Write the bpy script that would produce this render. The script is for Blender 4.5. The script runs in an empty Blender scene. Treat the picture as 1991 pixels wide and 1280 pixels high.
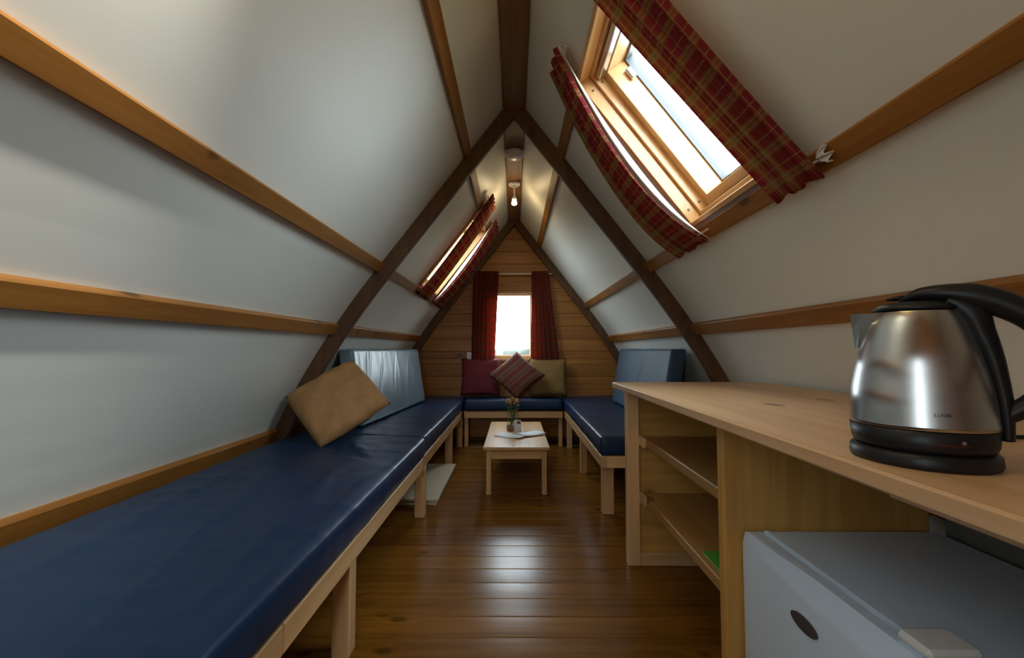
import bpy, bmesh, math, random
from mathutils import Vector, Matrix, noise
random.seed(7)
S = bpy.context.scene
COL = S.collection
PI = math.pi
R = math.radians

# ------------------------------------------------------------------ camera, sky, light, exposure
cam_d = bpy.data.cameras.new('camera')
cam_d.sensor_fit = 'HORIZONTAL'
cam_d.sensor_width = 36.0
cam_d.lens = 830.0 / 1991.0 * 36.0
cam_d.clip_start = 0.02
cam_o = bpy.data.objects.new('camera', cam_d)
COL.objects.link(cam_o)
cam_o.location = (0, 0, 1.03)
cam_o.rotation_euler = (R(90 + 2.76), 0, R(0.31))
S.camera = cam_o

world = bpy.data.worlds.new('overcast_sky')
S.world = world
world.use_nodes = True
bgn = world.node_tree.nodes['Background']
bgn.inputs[0].default_value = (0.80, 0.90, 1.0, 1)
bgn.inputs[1].default_value = 18.0

S.view_settings.view_transform = 'Standard'
S.view_settings.look = 'None'
S.view_settings.gamma = 1.0
S.view_settings.use_curve_mapping = False
S.view_settings.exposure = 0.1

# ------------------------------------------------------------------ materials
def new_mat(name):
    m = bpy.data.materials.new(name)
    m.use_nodes = True
    nt = m.node_tree
    return m, nt, nt.nodes['Principled BSDF']

def ramp(nt, fac, stops):
    r = nt.nodes.new('ShaderNodeValToRGB')
    e = r.color_ramp.elements
    while len(e) < len(stops):
        e.new(0.5)
    for el, (p, c) in zip(e, stops):
        el.position = p
        el.color = c if len(c) == 4 else (*c, 1)
    nt.links.new(fac, r.inputs[0])
    return r.outputs[0]

def math_n(nt, op, a, b=None):
    n = nt.nodes.new('ShaderNodeMath')
    n.operation = op
    for i, v in enumerate((a, b)):
        if v is None:
            continue
        if isinstance(v, (int, float)):
            n.inputs[i].default_value = v
        else:
            nt.links.new(v, n.inputs[i])
    return n.outputs[0]

def mix_col(nt, fac, a, b, mode='MIX'):
    n = nt.nodes.new('ShaderNodeMix')
    n.data_type = 'RGBA'
    n.blend_type = mode
    for sock, v in ((n.inputs[0], fac), (n.inputs[6], a), (n.inputs[7], b)):
        if isinstance(v, (int, float)):
            sock.default_value = v
        elif isinstance(v, tuple):
            sock.default_value = v if len(v) == 4 else (*v, 1)
        else:
            nt.links.new(v, sock)
    return n.outputs[2]

def wood(name, light, dark, axis, rough=0.35, knots=0.9, knot_scale=5.5, coat=0.0, bump=0.05):
    m, nt, p = new_mat(name)
    tc = nt.nodes.new('ShaderNodeTexCoord')
    oi = nt.nodes.new('ShaderNodeObjectInfo')
    add = nt.nodes.new('ShaderNodeVectorMath'); add.operation = 'MULTIPLY_ADD'
    comb = nt.nodes.new('ShaderNodeCombineXYZ')
    for i in range(3):
        nt.links.new(oi.outputs['Random'], comb.inputs[i])
    nt.links.new(comb.outputs[0], add.inputs[0])
    add.inputs[1].default_value = (37.0, 53.0, 71.0)
    nt.links.new(tc.outputs['Object'], add.inputs[2])
    def mapped(along, across):
        mp = nt.nodes.new('ShaderNodeMapping')
        sc = [across] * 3
        sc['XYZ'.index(axis)] = along
        mp.inputs['Scale'].default_value = sc
        nt.links.new(add.outputs[0], mp.inputs[0])
        return mp.outputs[0]
    # knots
    vo = nt.nodes.new('ShaderNodeTexVoronoi')
    vo.inputs['Scale'].default_value = 1.0
    nt.links.new(mapped(knot_scale * 0.62, knot_scale), vo.inputs['Vector'])
    knot = ramp(nt, vo.outputs['Distance'], [(0.0, (1, 1, 1)), (0.095, (0.8, 0.8, 0.8)), (0.15, (0, 0, 0))])
    halo = ramp(nt, vo.outputs['Distance'], [(0.0, (1, 1, 1)), (0.38, (0, 0, 0))])
    # long growth lines, bent around the knots
    n1 = nt.nodes.new('ShaderNodeTexNoise')
    n1.inputs['Scale'].default_value = 1.0
    n1.inputs['Detail'].default_value = 5
    n1.inputs['Distortion'].default_value = 0.4
    off = nt.nodes.new('ShaderNodeVectorMath'); off.operation = 'MULTIPLY_ADD'
    nt.links.new(halo, off.inputs[0])
    off.inputs[1].default_value = (0.8, 0.8, 0.8)
    nt.links.new(mapped(0.9, 24.0), off.inputs[2])
    nt.links.new(off.outputs[0], n1.inputs['Vector'])
    n2 = nt.nodes.new('ShaderNodeTexNoise')
    n2.inputs['Scale'].default_value = 1.0
    n2.inputs['Detail'].default_value = 3
    nt.links.new(mapped(6.0, 160.0), n2.inputs['Vector'])
    mixf = math_n(nt, 'ADD', math_n(nt, 'MULTIPLY', n1.outputs['Fac'], 0.75), math_n(nt, 'MULTIPLY', n2.outputs['Fac'], 0.25))
    base = ramp(nt, mixf, [(0.34, dark), (0.62, light)])
    n3 = nt.nodes.new('ShaderNodeTexNoise')
    n3.inputs['Scale'].default_value = 1.3
    nt.links.new(mapped(0.5, 3.0), n3.inputs['Vector'])
    base = mix_col(nt, 0.5, base, ramp(nt, n3.outputs['Fac'], [(0.3, (0.72, 0.70, 0.66)), (0.7, (1, 1, 1))]), 'MULTIPLY')
    tone = math_n(nt, 'ADD', math_n(nt, 'MULTIPLY', oi.outputs['Random'], 0.25), 0.86)
    hsv = nt.nodes.new('ShaderNodeHueSaturation')
    nt.links.new(tone, hsv.inputs['Value'])
    nt.links.new(base, hsv.inputs['Color'])
    kd = tuple(c * 0.22 for c in dark)
    col = mix_col(nt, math_n(nt, 'MULTIPLY', knot, knots), hsv.outputs[0], kd)
    nt.links.new(col, p.inputs['Base Color'])
    p.inputs['Roughness'].default_value = rough
    p.inputs['Coat Weight'].default_value = coat
    p.inputs['Coat Roughness'].default_value = 0.12
    b = nt.nodes.new('ShaderNodeBump')
    b.inputs['Strength'].default_value = bump
    b.inputs['Distance'].default_value = 0.01
    nt.links.new(mixf, b.inputs['Height'])
    nt.links.new(b.outputs[0], p.inputs['Normal'])
    return m

def plain(name, col, rough=0.5, metal=0.0, noise_amt=0.0, noise_scale=8.0, bump=0.0, bump_scale=60.0, **kw):
    m, nt, p = new_mat(name)
    tc = nt.nodes.new('ShaderNodeTexCoord')
    if noise_amt:
        n = nt.nodes.new('ShaderNodeTexNoise')
        n.inputs['Scale'].default_value = noise_scale
        n.inputs['Detail'].default_value = 4
        nt.links.new(tc.outputs['Object'], n.inputs['Vector'])
        lo = tuple(max(0, c * (1 - noise_amt)) for c in col)
        hi = tuple(min(1, c * (1 + noise_amt)) for c in col)
        nt.links.new(ramp(nt, n.outputs['Fac'], [(0.3, lo), (0.7, hi)]), p.inputs['Base Color'])
    else:
        p.inputs['Base Color'].default_value = (*col, 1)
    if bump:
        n = nt.nodes.new('ShaderNodeTexNoise')
        n.inputs['Scale'].default_value = bump_scale
        n.inputs['Detail'].default_value = 4
        nt.links.new(tc.outputs['Object'], n.inputs['Vector'])
        b = nt.nodes.new('ShaderNodeBump')
        b.inputs['Strength'].default_value = bump
        b.inputs['Distance'].default_value = 0.004
        nt.links.new(n.outputs['Fac'], b.inputs['Height'])
        nt.links.new(b.outputs[0], p.inputs['Normal'])
    p.inputs['Roughness'].default_value = rough
    p.inputs['Metallic'].default_value = metal
    for k, v in kw.items():
        p.inputs[k].default_value = v
    return m

HONEY = ((0.37, 0.16, 0.033), (0.26, 0.10, 0.017))
PALE = ((0.80, 0.50, 0.25), (0.65, 0.37, 0.155))
WALLW = ((0.45, 0.195, 0.042), (0.33, 0.125, 0.021))
FLOORW = ((0.25, 0.105, 0.014), (0.155, 0.058, 0.006))
M = {}
for ax in 'XYZ':
    M['pale_' + ax] = wood('pale_pine_' + ax, *PALE, ax, rough=0.42)
M['honey_Y'] = wood('honey_pine_Y', *HONEY, 'Y', rough=0.5, knot_scale=6.5, knots=0.85)
M['honey_Y'].node_tree.nodes['Principled BSDF'].inputs['Specular IOR Level'].default_value = 0.3
M['ridge'] = wood('ridge_pine', (0.24, 0.105, 0.026), (0.16, 0.062, 0.013), 'Y', rough=0.6)
M['lining_Y'] = wood('lining_pine_Y', (0.74, 0.46, 0.21), (0.60, 0.34, 0.13), 'Y', rough=0.3, knots=0.3)
M['lining_Z'] = wood('lining_pine_Z', (0.74, 0.46, 0.21), (0.60, 0.34, 0.13), 'Z', rough=0.3, knots=0.3)
M['wall_X'] = wood('matchboard_pine', *WALLW, 'X', rough=0.4, knot_scale=5.0)
M['floor_X'] = wood('varnished_floor_pine', *FLOORW, 'X', rough=0.26, knot_scale=6.0, knots=0.7, coat=0.0, bump=0.03)
M['floor_X'].node_tree.nodes['Principled BSDF'].inputs['Specular IOR Level'].default_value = 0.26
M['top_Y'] = wood('worktop_pine', (0.80, 0.52, 0.29), (0.67, 0.39, 0.19), 'Y', rough=0.42, knot_scale=5.0)
M['cab_X'] = wood('cabinet_pine_X', (0.72, 0.40, 0.105), (0.57, 0.28, 0.060), 'X', rough=0.45, knot_scale=5.0)
M['cab_Z'] = wood('cabinet_pine_Z', (0.72, 0.40, 0.105), (0.57, 0.28, 0.060), 'Z', rough=0.45)
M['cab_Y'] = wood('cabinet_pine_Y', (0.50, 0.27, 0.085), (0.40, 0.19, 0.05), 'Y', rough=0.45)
M['rafter'] = wood('stained_rafter', (0.135, 0.060, 0.023), (0.070, 0.030, 0.011), 'Z', rough=0.6, knots=0.5)
M['white_wall'] = plain('white_painted_panel', (0.79, 0.80, 0.74), 0.45, noise_amt=0.02, noise_scale=2.0, bump=0.03, bump_scale=90)
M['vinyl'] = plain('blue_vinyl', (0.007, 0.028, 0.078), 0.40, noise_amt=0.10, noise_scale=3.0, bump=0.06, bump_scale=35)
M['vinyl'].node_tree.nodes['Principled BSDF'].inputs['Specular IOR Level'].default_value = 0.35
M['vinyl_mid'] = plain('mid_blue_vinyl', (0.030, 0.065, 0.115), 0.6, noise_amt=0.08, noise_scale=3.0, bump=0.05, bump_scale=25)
M['vinyl_painted_sheen'] = plain('pale_blue_vinyl', (0.15, 0.235, 0.30), 0.34, noise_amt=0.08, noise_scale=3.0, bump=0.04, bump_scale=25)  # same vinyl as the right cushion, window sheen painted into the colour
M['vinyl_painted_sheen'].node_tree.nodes['Principled BSDF'].inputs['Specular IOR Level'].default_value = 0.8
M['tan'] = plain('tan_suede', (0.42, 0.225, 0.088), 0.9, noise_amt=0.12, noise_scale=14, bump=0.25, bump_scale=160)
M['tan_dull'] = plain('ochre_cloth', (0.25, 0.15, 0.048), 0.9, noise_amt=0.10, noise_scale=14, bump=0.2, bump_scale=160)
M['red'] = plain('red_cloth', (0.12, 0.008, 0.012), 0.85, noise_amt=0.12, noise_scale=16, bump=0.2, bump_scale=160)
M['black'] = plain('black_plastic', (0.011, 0.011, 0.012), 0.42)
M['black'].node_tree.nodes['Principled BSDF'].inputs['Specular IOR Level'].default_value = 0.35
M['white_plastic'] = plain('white_plastic', (0.78, 0.78, 0.76), 0.35)
M['fridge'] = plain('fridge_enamel', (0.65, 0.78, 0.94), 0.28, bump=0.04, bump_scale=120)  # white enamel; the blue of cool daylight is put into its colour
M['dark_grey'] = plain('dark_grey_badge', (0.06, 0.06, 0.065), 0.35)
M['silver'] = plain('silver_metal', (0.62, 0.65, 0.68), 0.3, metal=1.0)
M['screw'] = plain('screw_metal', (0.16, 0.14, 0.10), 0.5, metal=0.8)
M['white_cloth'] = plain('white_cloth', (0.80, 0.80, 0.78), 0.9)
M['paper'] = plain('white_paper', (0.80, 0.82, 0.86), 0.6)
M['ink'] = plain('red_ink', (0.22, 0.03, 0.05), 0.6)
M['green'] = plain('bright_green_sheet', (0.08, 0.36, 0.03), 0.55, noise_amt=0.1)
M['leaf'] = plain('green_leaf', (0.05, 0.13, 0.045), 0.5, noise_amt=0.2)
M['straw'] = plain('dried_straw', (0.42, 0.26, 0.08), 0.8, noise_amt=0.2)
M['rust'] = plain('rust_petal', (0.30, 0.08, 0.03), 0.8, noise_amt=0.2)
M['clay'] = plain('terracotta', (0.36, 0.17, 0.10), 0.7)
M['felt'] = plain('pale_board', (0.60, 0.54, 0.40), 0.7, noise_amt=0.06)
M['grass'] = plain('grass', (0.030, 0.038, 0.020), 0.9, noise_amt=0.3, noise_scale=0.6)
M['hedge'] = plain('hedge_leaf', (0.024, 0.030, 0.020), 0.9, noise_amt=0.5, noise_scale=1.4)
M['red_lamp'] = plain('red_indicator', (0.09, 0.006, 0.010), 0.3)
M['logo'] = plain('logo_grey', (0.05, 0.05, 0.055), 0.5)
M['seal'] = plain('grey_seal', (0.10, 0.10, 0.10), 0.5)

def mat_steel():
    m, nt, p = new_mat('brushed_steel')
    p.inputs['Base Color'].default_value = (0.52, 0.51, 0.49, 1)
    p.inputs['Metallic'].default_value = 1.0
    p.inputs['Roughness'].default_value = 0.21
    p.inputs['Anisotropic'].default_value = 0.95
    t = nt.nodes.new('ShaderNodeTangent')
    t.direction_type = 'RADIAL'
    t.axis = 'Z'
    nt.links.new(t.outputs[0], p.inputs['Tangent'])
    p.inputs['Anisotropic Rotation'].default_value = 0.0
    return m
M['steel'] = mat_steel()
M['spout'] = plain('plain_steel', (0.50, 0.49, 0.46), 0.28, metal=1.0)

def mat_glass():
    m = bpy.data.materials.new('window_glass')
    m.use_nodes = True
    nt = m.node_tree
    nt.nodes.remove(nt.nodes['Principled BSDF'])
    out = nt.nodes['Material Output']
    tr = nt.nodes.new('ShaderNodeBsdfTransparent')
    tr.inputs[0].default_value = (0.93, 0.96, 0.95, 1)
    gl = nt.nodes.new('ShaderNodeBsdfGlossy')
    gl.inputs['Roughness'].default_value = 0.02
    lw = nt.nodes.new('ShaderNodeLayerWeight')
    lw.inputs[0].default_value = 0.5
    fac = math_n(nt, 'ADD', 0.03, math_n(nt, 'MULTIPLY', math_n(nt, 'POWER', lw.outputs['Facing'], 5.0), 0.5))
    mx = nt.nodes.new('ShaderNodeMixShader')
    nt.links.new(fac, mx.inputs[0])
    nt.links.new(tr.outputs[0], mx.inputs[1])
    nt.links.new(gl.outputs[0], mx.inputs[2])
    nt.links.new(mx.outputs[0], out.inputs[0])
    return m
M['glass'] = mat_glass()

def mat_plaid(name, base, dark, olive, line, transl=0.3, sc=9.0):
    """woven check: broad bands and fine lines both ways, from the cloth's own UVs"""
    m, nt, p = new_mat(name)
    uv = nt.nodes.new('ShaderNodeUVMap')
    sep = nt.nodes.new('ShaderNodeSeparateXYZ')
    nt.links.new(uv.outputs[0], sep.inputs[0])
    def bands(s):
        f = math_n(nt, 'FRACT', math_n(nt, 'MULTIPLY', s, sc))
        broad = ramp(nt, f, [(0.0, (0, 0, 0)), (0.52, (0, 0, 0)), (0.55, (1, 1, 1)), (0.86, (1, 1, 1)), (0.89, (0, 0, 0))])
        thin = ramp(nt, f, [(0.0, (0, 0, 0)), (0.24, (0, 0, 0)), (0.25, (1, 1, 1)), (0.285, (1, 1, 1)), (0.295, (0, 0, 0)),
                            (0.60, (0, 0, 0)), (0.61, (1, 1, 1)), (0.64, (1, 1, 1)), (0.65, (0, 0, 0)),
                            (0.76, (0, 0, 0)), (0.77, (1, 1, 1)), (0.80, (1, 1, 1)), (0.81, (0, 0, 0))])
        return broad, thin
    bu, tu = bands(sep.outputs[0])
    bv, tv = bands(sep.outputs[1])
    c = mix_col(nt, math_n(nt, 'MULTIPLY', bu, 0.55), base, olive)
    c = mix_col(nt, math_n(nt, 'MULTIPLY', bv, 0.55), c, olive)
    both = math_n(nt, 'MULTIPLY', bu, bv)
    c = mix_col(nt, math_n(nt, 'MULTIPLY', both, 0.6), c, dark)
    c = mix_col(nt, math_n(nt, 'MULTIPLY', math_n(nt, 'MAXIMUM', tu, tv), 0.55), c, line)
    nt.links.new(c, p.inputs['Base Color'])
    p.inputs['Roughness'].default_value = 0.9
    out = nt.nodes['Material Output']
    trn = nt.nodes.new('ShaderNodeBsdfTranslucent')
    nt.links.new(c, trn.inputs[0])
    mx = nt.nodes.new('ShaderNodeMixShader')
    mx.inputs[0].default_value = transl
    nt.links.new(p.outputs[0], mx.inputs[1])
    nt.links.new(trn.outputs[0], mx.inputs[2])
    nt.links.new(mx.outputs[0], out.inputs[0])
    return m
M['plaid'] = mat_plaid('red_tartan', (0.24, 0.014, 0.018), (0.20, 0.18, 0.06), (0.27, 0.13, 0.04), (0.40, 0.23, 0.08), sc=11.0)
M['plaid_back'] = mat_plaid('red_tartan_small', (0.36, 0.050, 0.026), (0.10, 0.04, 0.035), (0.20, 0.055, 0.04), (0.42, 0.20, 0.10), transl=0.72, sc=13.0)

def mat_stripe():
    m, nt, p = new_mat('woven_stripe')
    uv = nt.nodes.new('ShaderNodeUVMap')
    sep = nt.nodes.new('ShaderNodeSeparateXYZ')
    nt.links.new(uv.outputs[0], sep.inputs[0])
    f = math_n(nt, 'FRACT', math_n(nt, 'MULTIPLY', sep.outputs[1], 3.6))
    c = ramp(nt, f, [(0.0, (0.137, 0.025, 0.022)), (0.22, (0.137, 0.025, 0.022)), (0.25, (0.158, 0.079, 0.032)), (0.38, (0.144, 0.065, 0.029)),
                     (0.42, (0.122, 0.036, 0.022)), (0.60, (0.144, 0.058, 0.029)), (0.64, (0.079, 0.050, 0.029)), (0.78, (0.180, 0.101, 0.050)), (0.83, (0.137, 0.025, 0.022))])
    nt.links.new(c, p.inputs['Base Color'])
    p.inputs['Roughness'].default_value = 0.9
    return m
M['stripe'] = mat_stripe()

def mat_emit(name, col, strength):
    m, nt, p = new_mat(name)
    p.inputs['Base Color'].default_value = (*col, 1)
    p.inputs['Emission Color'].default_value = (*col, 1)
    p.inputs['Emission Strength'].default_value = strength
    return m
M['bulb'] = mat_emit('glowing_bulb', (1.0, 0.80, 0.50), 22.0)

# ------------------------------------------------------------------ builders
def link(o, parent=None):
    COL.objects.link(o)
    if parent is not None:
        o.parent = parent
    return o

def wloc(o):
    v = Vector((0, 0, 0))
    while o is not None:
        v += o.location
        o = o.parent
    return v

def obj(name, bm, mat, parent=None, smooth=False, label=None, kind=None, origin=None):
    """bm is built in world coordinates; the mesh is stored relative to its parent"""
    off = wloc(parent) if parent is not None else Vector((0, 0, 0))
    if origin is not None:
        off = off + (Vector(origin) - off)
    bmesh.ops.translate(bm, verts=bm.verts, vec=-off)
    bmesh.ops.recalc_face_normals(bm, faces=bm.faces)
    me = bpy.data.meshes.new(name)
    bm.to_mesh(me)
    bm.free()
    if mat is not None:
        me.materials.append(M[mat] if isinstance(mat, str) else mat)
    if smooth:
        for p in me.polygons:
            p.use_smooth = True
    o = bpy.data.objects.new(name, me)
    if origin is not None:
        o.location = Vector(origin) - (wloc(parent) if parent is not None else Vector((0, 0, 0)))
    link(o, parent)
    if label:
        o['label'] = label
    if kind:
        o['kind'] = kind
    return o

def thing(name, loc, label, cat, group=None, kind=None):
    o = bpy.data.objects.new(name, None)
    o.empty_display_size = 0.05
    o.location = loc
    link(o)
    return tag(o, label, cat, group, kind)

def tag(o, label=None, cat=None, group=None, kind=None):
    if label: o['label'] = label
    if cat: o['category'] = cat
    if group: o['group'] = group
    if kind: o['kind'] = kind
    return o

def add_hull(bm, pts8, bev=0.0):
    """box from 8 points: index = ix*4+iy*2+iz"""
    vs = [bm.verts.new(p) for p in pts8]
    fs = []
    for q in ((0, 1, 3, 2), (4, 6, 7, 5), (0, 4, 5, 1), (2, 3, 7, 6), (0, 2, 6, 4), (1, 5, 7, 3)):
        fs.append(bm.faces.new([vs[i] for i in q]))
    if bev > 0:
        es = list({e for f in fs for e in f.edges})
        bmesh.ops.bevel(bm, geom=es, offset=bev, segments=1, affect='EDGES', profile=0.5)

def add_box(bm, x0, x1, y0, y1, z0, z1, bev=0.0):
    add_hull(bm, [(x, y, z) for x in (x0, x1) for y in (y0, y1) for z in (z0, z1)], bev)

def box(x0, x1, y0, y1, z0, z1, bev=0.003):
    bm = bmesh.new()
    add_box(bm, x0, x1, y0, y1, z0, z1, bev)
    return bm

def frame_box(o, a, b, c, ra, rb, rc, bev=0.003, bm=None):
    """box in a local frame: origin o, axes a b c, ranges along each"""
    bm = bm or bmesh.new()
    o, a, b, c = Vector(o), Vector(a), Vector(b), Vector(c)
    add_hull(bm, [o + a * x + b * y + c * z for x in ra for y in rb for z in rc], bev)
    return bm

def add_tube(bm, pts, rad, seg=10, caps=True, flat=None):
    pts = [Vector(p) for p in pts]
    rads = rad if isinstance(rad, (list, tuple)) else [rad] * len(pts)
    rings = []
    prev = None
    for i, p in enumerate(pts):
        d = (pts[min(i + 1, len(pts) - 1)] - pts[max(i - 1, 0)]).normalized()
        if prev is None:
            ref = flat if flat is not None else (Vector((0, 0, 1)) if abs(d.z) < 0.9 else Vector((1, 0, 0)))
            s = d.cross(Vector(ref)).normalized()
        else:
            s = (prev - d * prev.dot(d)).normalized()
        prev = s
        t = s.cross(d).normalized()
        r = rads[i]
        rs, rt = r if isinstance(r, tuple) else (r, r)
        rings.append([bm.verts.new(p + s * (math.cos(a) * rs) + t * (math.sin(a) * rt))
                      for a in (2 * PI * k / seg for k in range(seg))])
    for A, B in zip(rings, rings[1:]):
        for k in range(seg):
            bm.faces.new((A[k], A[(k + 1) % seg], B[(k + 1) % seg], B[k]))
    if caps:
        bm.faces.new(rings[0][::-1])
        bm.faces.new(rings[-1])

def lathe(cx, cy, cz, prof, seg=48, cap0=True, cap1=True):
    bm = bmesh.new()
    rings = []
    for r, z in prof:
        rings.append([bm.verts.new((cx + r * math.cos(2 * PI * k / seg), cy + r * math.sin(2 * PI * k / seg), cz + z)) for k in range(seg)])
    for A, B in zip(rings, rings[1:]):
        for k in range(seg):
            bm.faces.new((A[k], A[(k + 1) % seg], B[(k + 1) % seg], B[k]))
    if cap0: bm.faces.new(rings[0][::-1])
    if cap1: bm.faces.new(rings[-1])
    return bm

def sharp(o, ang=35):
    me = o.data
    try:
        me.set_sharp_from_angle(angle=R(ang))
    except Exception:
        pass
    return o

# --- roof profile: straight upper slopes that steepen towards the floor
def sk(z):
    return 0.77 if z >= 1.5 else 0.77 - (1.5 - z) / 3.0
def sx(z):
    if z >= 1.5:
        return 0.065 + 0.77 * (2.5 - z)
    d = 1.5 - z
    return 0.835 + 0.77 * d - d * d / 6.0
def rn(side, z):
    k = sk(z); l = math.hypot(1, k)
    return Vector((-side / l, 0, -k / l))            # into the room
def rt(side, z):
    k = sk(z); l = math.hypot(1, k)
    return Vector((-side * k / l, 0, 1 / l))         # up the slope
def rp(side, z, y=0.0, n=0.0):
    return Vector((side * sx(z), y, z)) + rn(side, z) * n

Y0, Y1 = -0.45, 4.88          # front and back wall faces
ROOF_T = 0.20

# window openings in the roof: (y0, y1), z range
WZ0, WZ1 = 1.565, 2.215
WIN = {'right': [(1.22, 1.83)], 'left': [(3.48, 4.19)]}

def roof_wall(side, name, wins):
    zs = [-0.05, 0.0] + [i * 0.1 for i in range(1, 15)] + [1.5, WZ0, WZ1, 2.5, 2.56]
    ys = sorted({Y0 - 0.12, Y1 + 0.14} | {v for w in wins for v in w})
    bm = bmesh.new()
    inn, out = {}, {}
    for i, z in enumerate(zs):
        for j, y in enumerate(ys):
            inn[i, j] = bm.verts.new(rp(side, z, y))
            out[i, j] = bm.verts.new(rp(side, z, y, -ROOF_T))
    cells = set()
    for i in range(len(zs) - 1):
        for j in range(len(ys) - 1):
            ym = (ys[j] + ys[j + 1]) / 2
            hole = zs[i] >= WZ0 - 1e-6 and zs[i + 1] <= WZ1 + 1e-6 and any(a < ym < b for a, b in wins)
            if not hole:
                cells.add((i, j))
    for i, j in cells:
        bm.faces.new((inn[i, j], inn[i + 1, j], inn[i + 1, j + 1], inn[i, j + 1]))
        bm.faces.new((out[i, j], out[i, j + 1], out[i + 1, j + 1], out[i + 1, j]))
        for (di, dj, A, B) in ((-1, 0, (i, j), (i, j + 1)), (1, 0, (i + 1, j), (i + 1, j + 1)),
                               (0, -1, (i, j), (i + 1, j)), (0, 1, (i, j + 1), (i + 1, j + 1))):
            if (i + di, j + dj) not in cells:
                bm.faces.new((inn[A], inn[B], out[B], out[A]))
    return obj(name, bm, 'white_wall', kind='structure')

roof_wall(-1, 'wall_left', WIN['left'])
roof_wall(1, 'wall_right', WIN['right'])

# ridge capping outside
bm = bmesh.new()
add_hull(bm, [(x, y, z) for x in (-0.35, 0.35) for y in (Y0 - 0.12, Y1 + 0.14) for z in (2.60, 2.80)])
obj('ceiling', bm, 'white_wall', kind='structure')

# --- floor of varnished boards running across the hut
floor = obj('floor', box(-1.75, 1.75, Y0 - 0.12, Y1 + 0.14, -0.10, -0.022, 0), 'floor_X', kind='structure')
PW = 0.1195
y = Y0
i = 0
while y < Y1 - 0.01:
    y2 = min(y + PW, Y1)
    bm = bmesh.new()
    n = 5
    tilt = random.uniform(-1, 1) * 0.00022
    top, bot = [], []
    ys_ = [y + 0.0006, y + 0.0035] + [y + (y2 - y) * t for t in (0.25, 0.5, 0.75)] + [y2 - 0.0035, y2 - 0.0006]
    rows = []
    for q, yy in enumerate(ys_):
        s = (yy - y) / (y2 - y) * 2 - 1
        zt = -0.0005 - 0.0006 * s * s * (1 if i % 3 else -0.4) + tilt * s
        if q in (0, len(ys_) - 1):
            zt -= 0.0035
        rows.append((bm.verts.new((-1.60, yy, zt)), bm.verts.new((1.60, yy, zt))))
    for A, B in zip(rows, rows[1:]):
        bm.faces.new((A[0], A[1], B[1], B[0]))
    b0 = [bm.verts.new((-1.60, ys_[0], -0.0219)), bm.verts.new((1.60, ys_[0], -0.0219))]
    b1 = [bm.verts.new((-1.60, ys_[-1], -0.0219)), bm.verts.new((1.60, ys_[-1], -0.0219))]
    bm.faces.new((b0[0], b0[1], rows[0][1], rows[0][0]))
    bm.faces.new((rows[-1][0], rows[-1][1], b1[1], b1[0]))
    bm.faces.new((b0[1], b0[0], b1[0], b1[1]))
    bm.faces.new([b0[0]] + [r[0] for r in rows] + [b1[0]])
    bm.faces.new([b0[1], b1[1]] + [r[1] for r in rows[::-1]])
    obj('floor_board', bm, 'floor_X', floor, smooth=False)
    y = y2
    i += 1

# --- gable walls of horizontal matchboards
def gable(name, yf, dirn, opening, pitch=0.144):
    """yf = face towards the room, dirn = outward direction (+1 back, -1 front)"""
    core = bmesh.new()
    ox0, ox1, oz0, oz1 = opening
    def slab(z0, z1, xa0, xb0, xa1, xb1, bm, ya, yb, bev):
        add_hull(bm, [(xa0, ya, z0), (xa1, ya, z1), (xa0, yb, z0), (xa1, yb, z1),
                      (xb0, ya, z0), (xb1, ya, z1), (xb0, yb, z0), (xb1, yb, z1)], bev)
    pieces = []
    z = 0.0
    cuts = sorted({round(k * pitch, 4) for k in range(18)} | {oz0, oz1, 2.52})
    cuts = [c for c in cuts if 0 <= c <= 2.5201]
    # rows by pitch; rows that cross the opening are split
    k = 0
    rows = []
    while k * pitch < 2.5:
        rows.append((k * pitch, min((k + 1) * pitch, 2.515)))
        k += 1
    for a, b in rows:
        segs = []
        if b <= oz0 + 1e-4 or a >= oz1 - 1e-4:
            segs.append((a, b, None))
        else:
            if a < oz0 - 0.004: segs.append((a, oz0, None))
            segs.append((max(a, oz0), min(b, oz1), 'L'))
            segs.append((max(a, oz0), min(b, oz1), 'R'))
            if b > oz1 + 0.004: segs.append((oz1, b, None))
        for z0, z1, sd in segs:
            xa, xb = max(0.003, sx(z0) - 0.002), max(0.003, sx(z1) - 0.002)
            if sd is None: pieces.append((z0, z1, -xa, xa, -xb, xb))
            elif sd == 'L': pieces.append((z0, z1, -xa, ox0, -xb, ox0))
            else: pieces.append((z0, z1, ox1, xa, ox1, xb))
    add_box(core, -1.61, 1.61, *sorted((yf + dirn * 0.018, yf + dirn * 0.12)), -0.04, 0.0)
    for (z0, z1, a0, b0, a1, b1) in pieces:
        slab(z0, z1, a0, b0, a1, b1, core, yf + dirn * 0.018, yf + dirn * 0.12, 0)
    w = obj(name, core, 'wall_X', kind='structure')
    for (z0, z1, a0, b0, a1, b1) in pieces:
        bm = bmesh.new()
        slab(z0 + 0.0006, z1 - 0.0006, a0, b0, a1, b1, bm, yf, yf + dirn * 0.0175, 0.0045 if z1 - z0 > 0.03 else 0.001)
        obj('board', bm, 'wall_X', w)
    return w

BW = (-0.285, 0.225, 0.925, 1.70)      # back window opening
FD = (-0.56, -0.15, 0.70, 1.84)         # front gable window behind the camera
gable('wall_back', Y1, 1, BW)
gable('wall_front', Y0, -1, FD)

obj('baseboard_back', box(-1.58, 1.58, Y1 - 0.016, Y1 - 0.0005, 0.0005, 0.045, 0.002), 'rafter', kind='structure')
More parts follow.
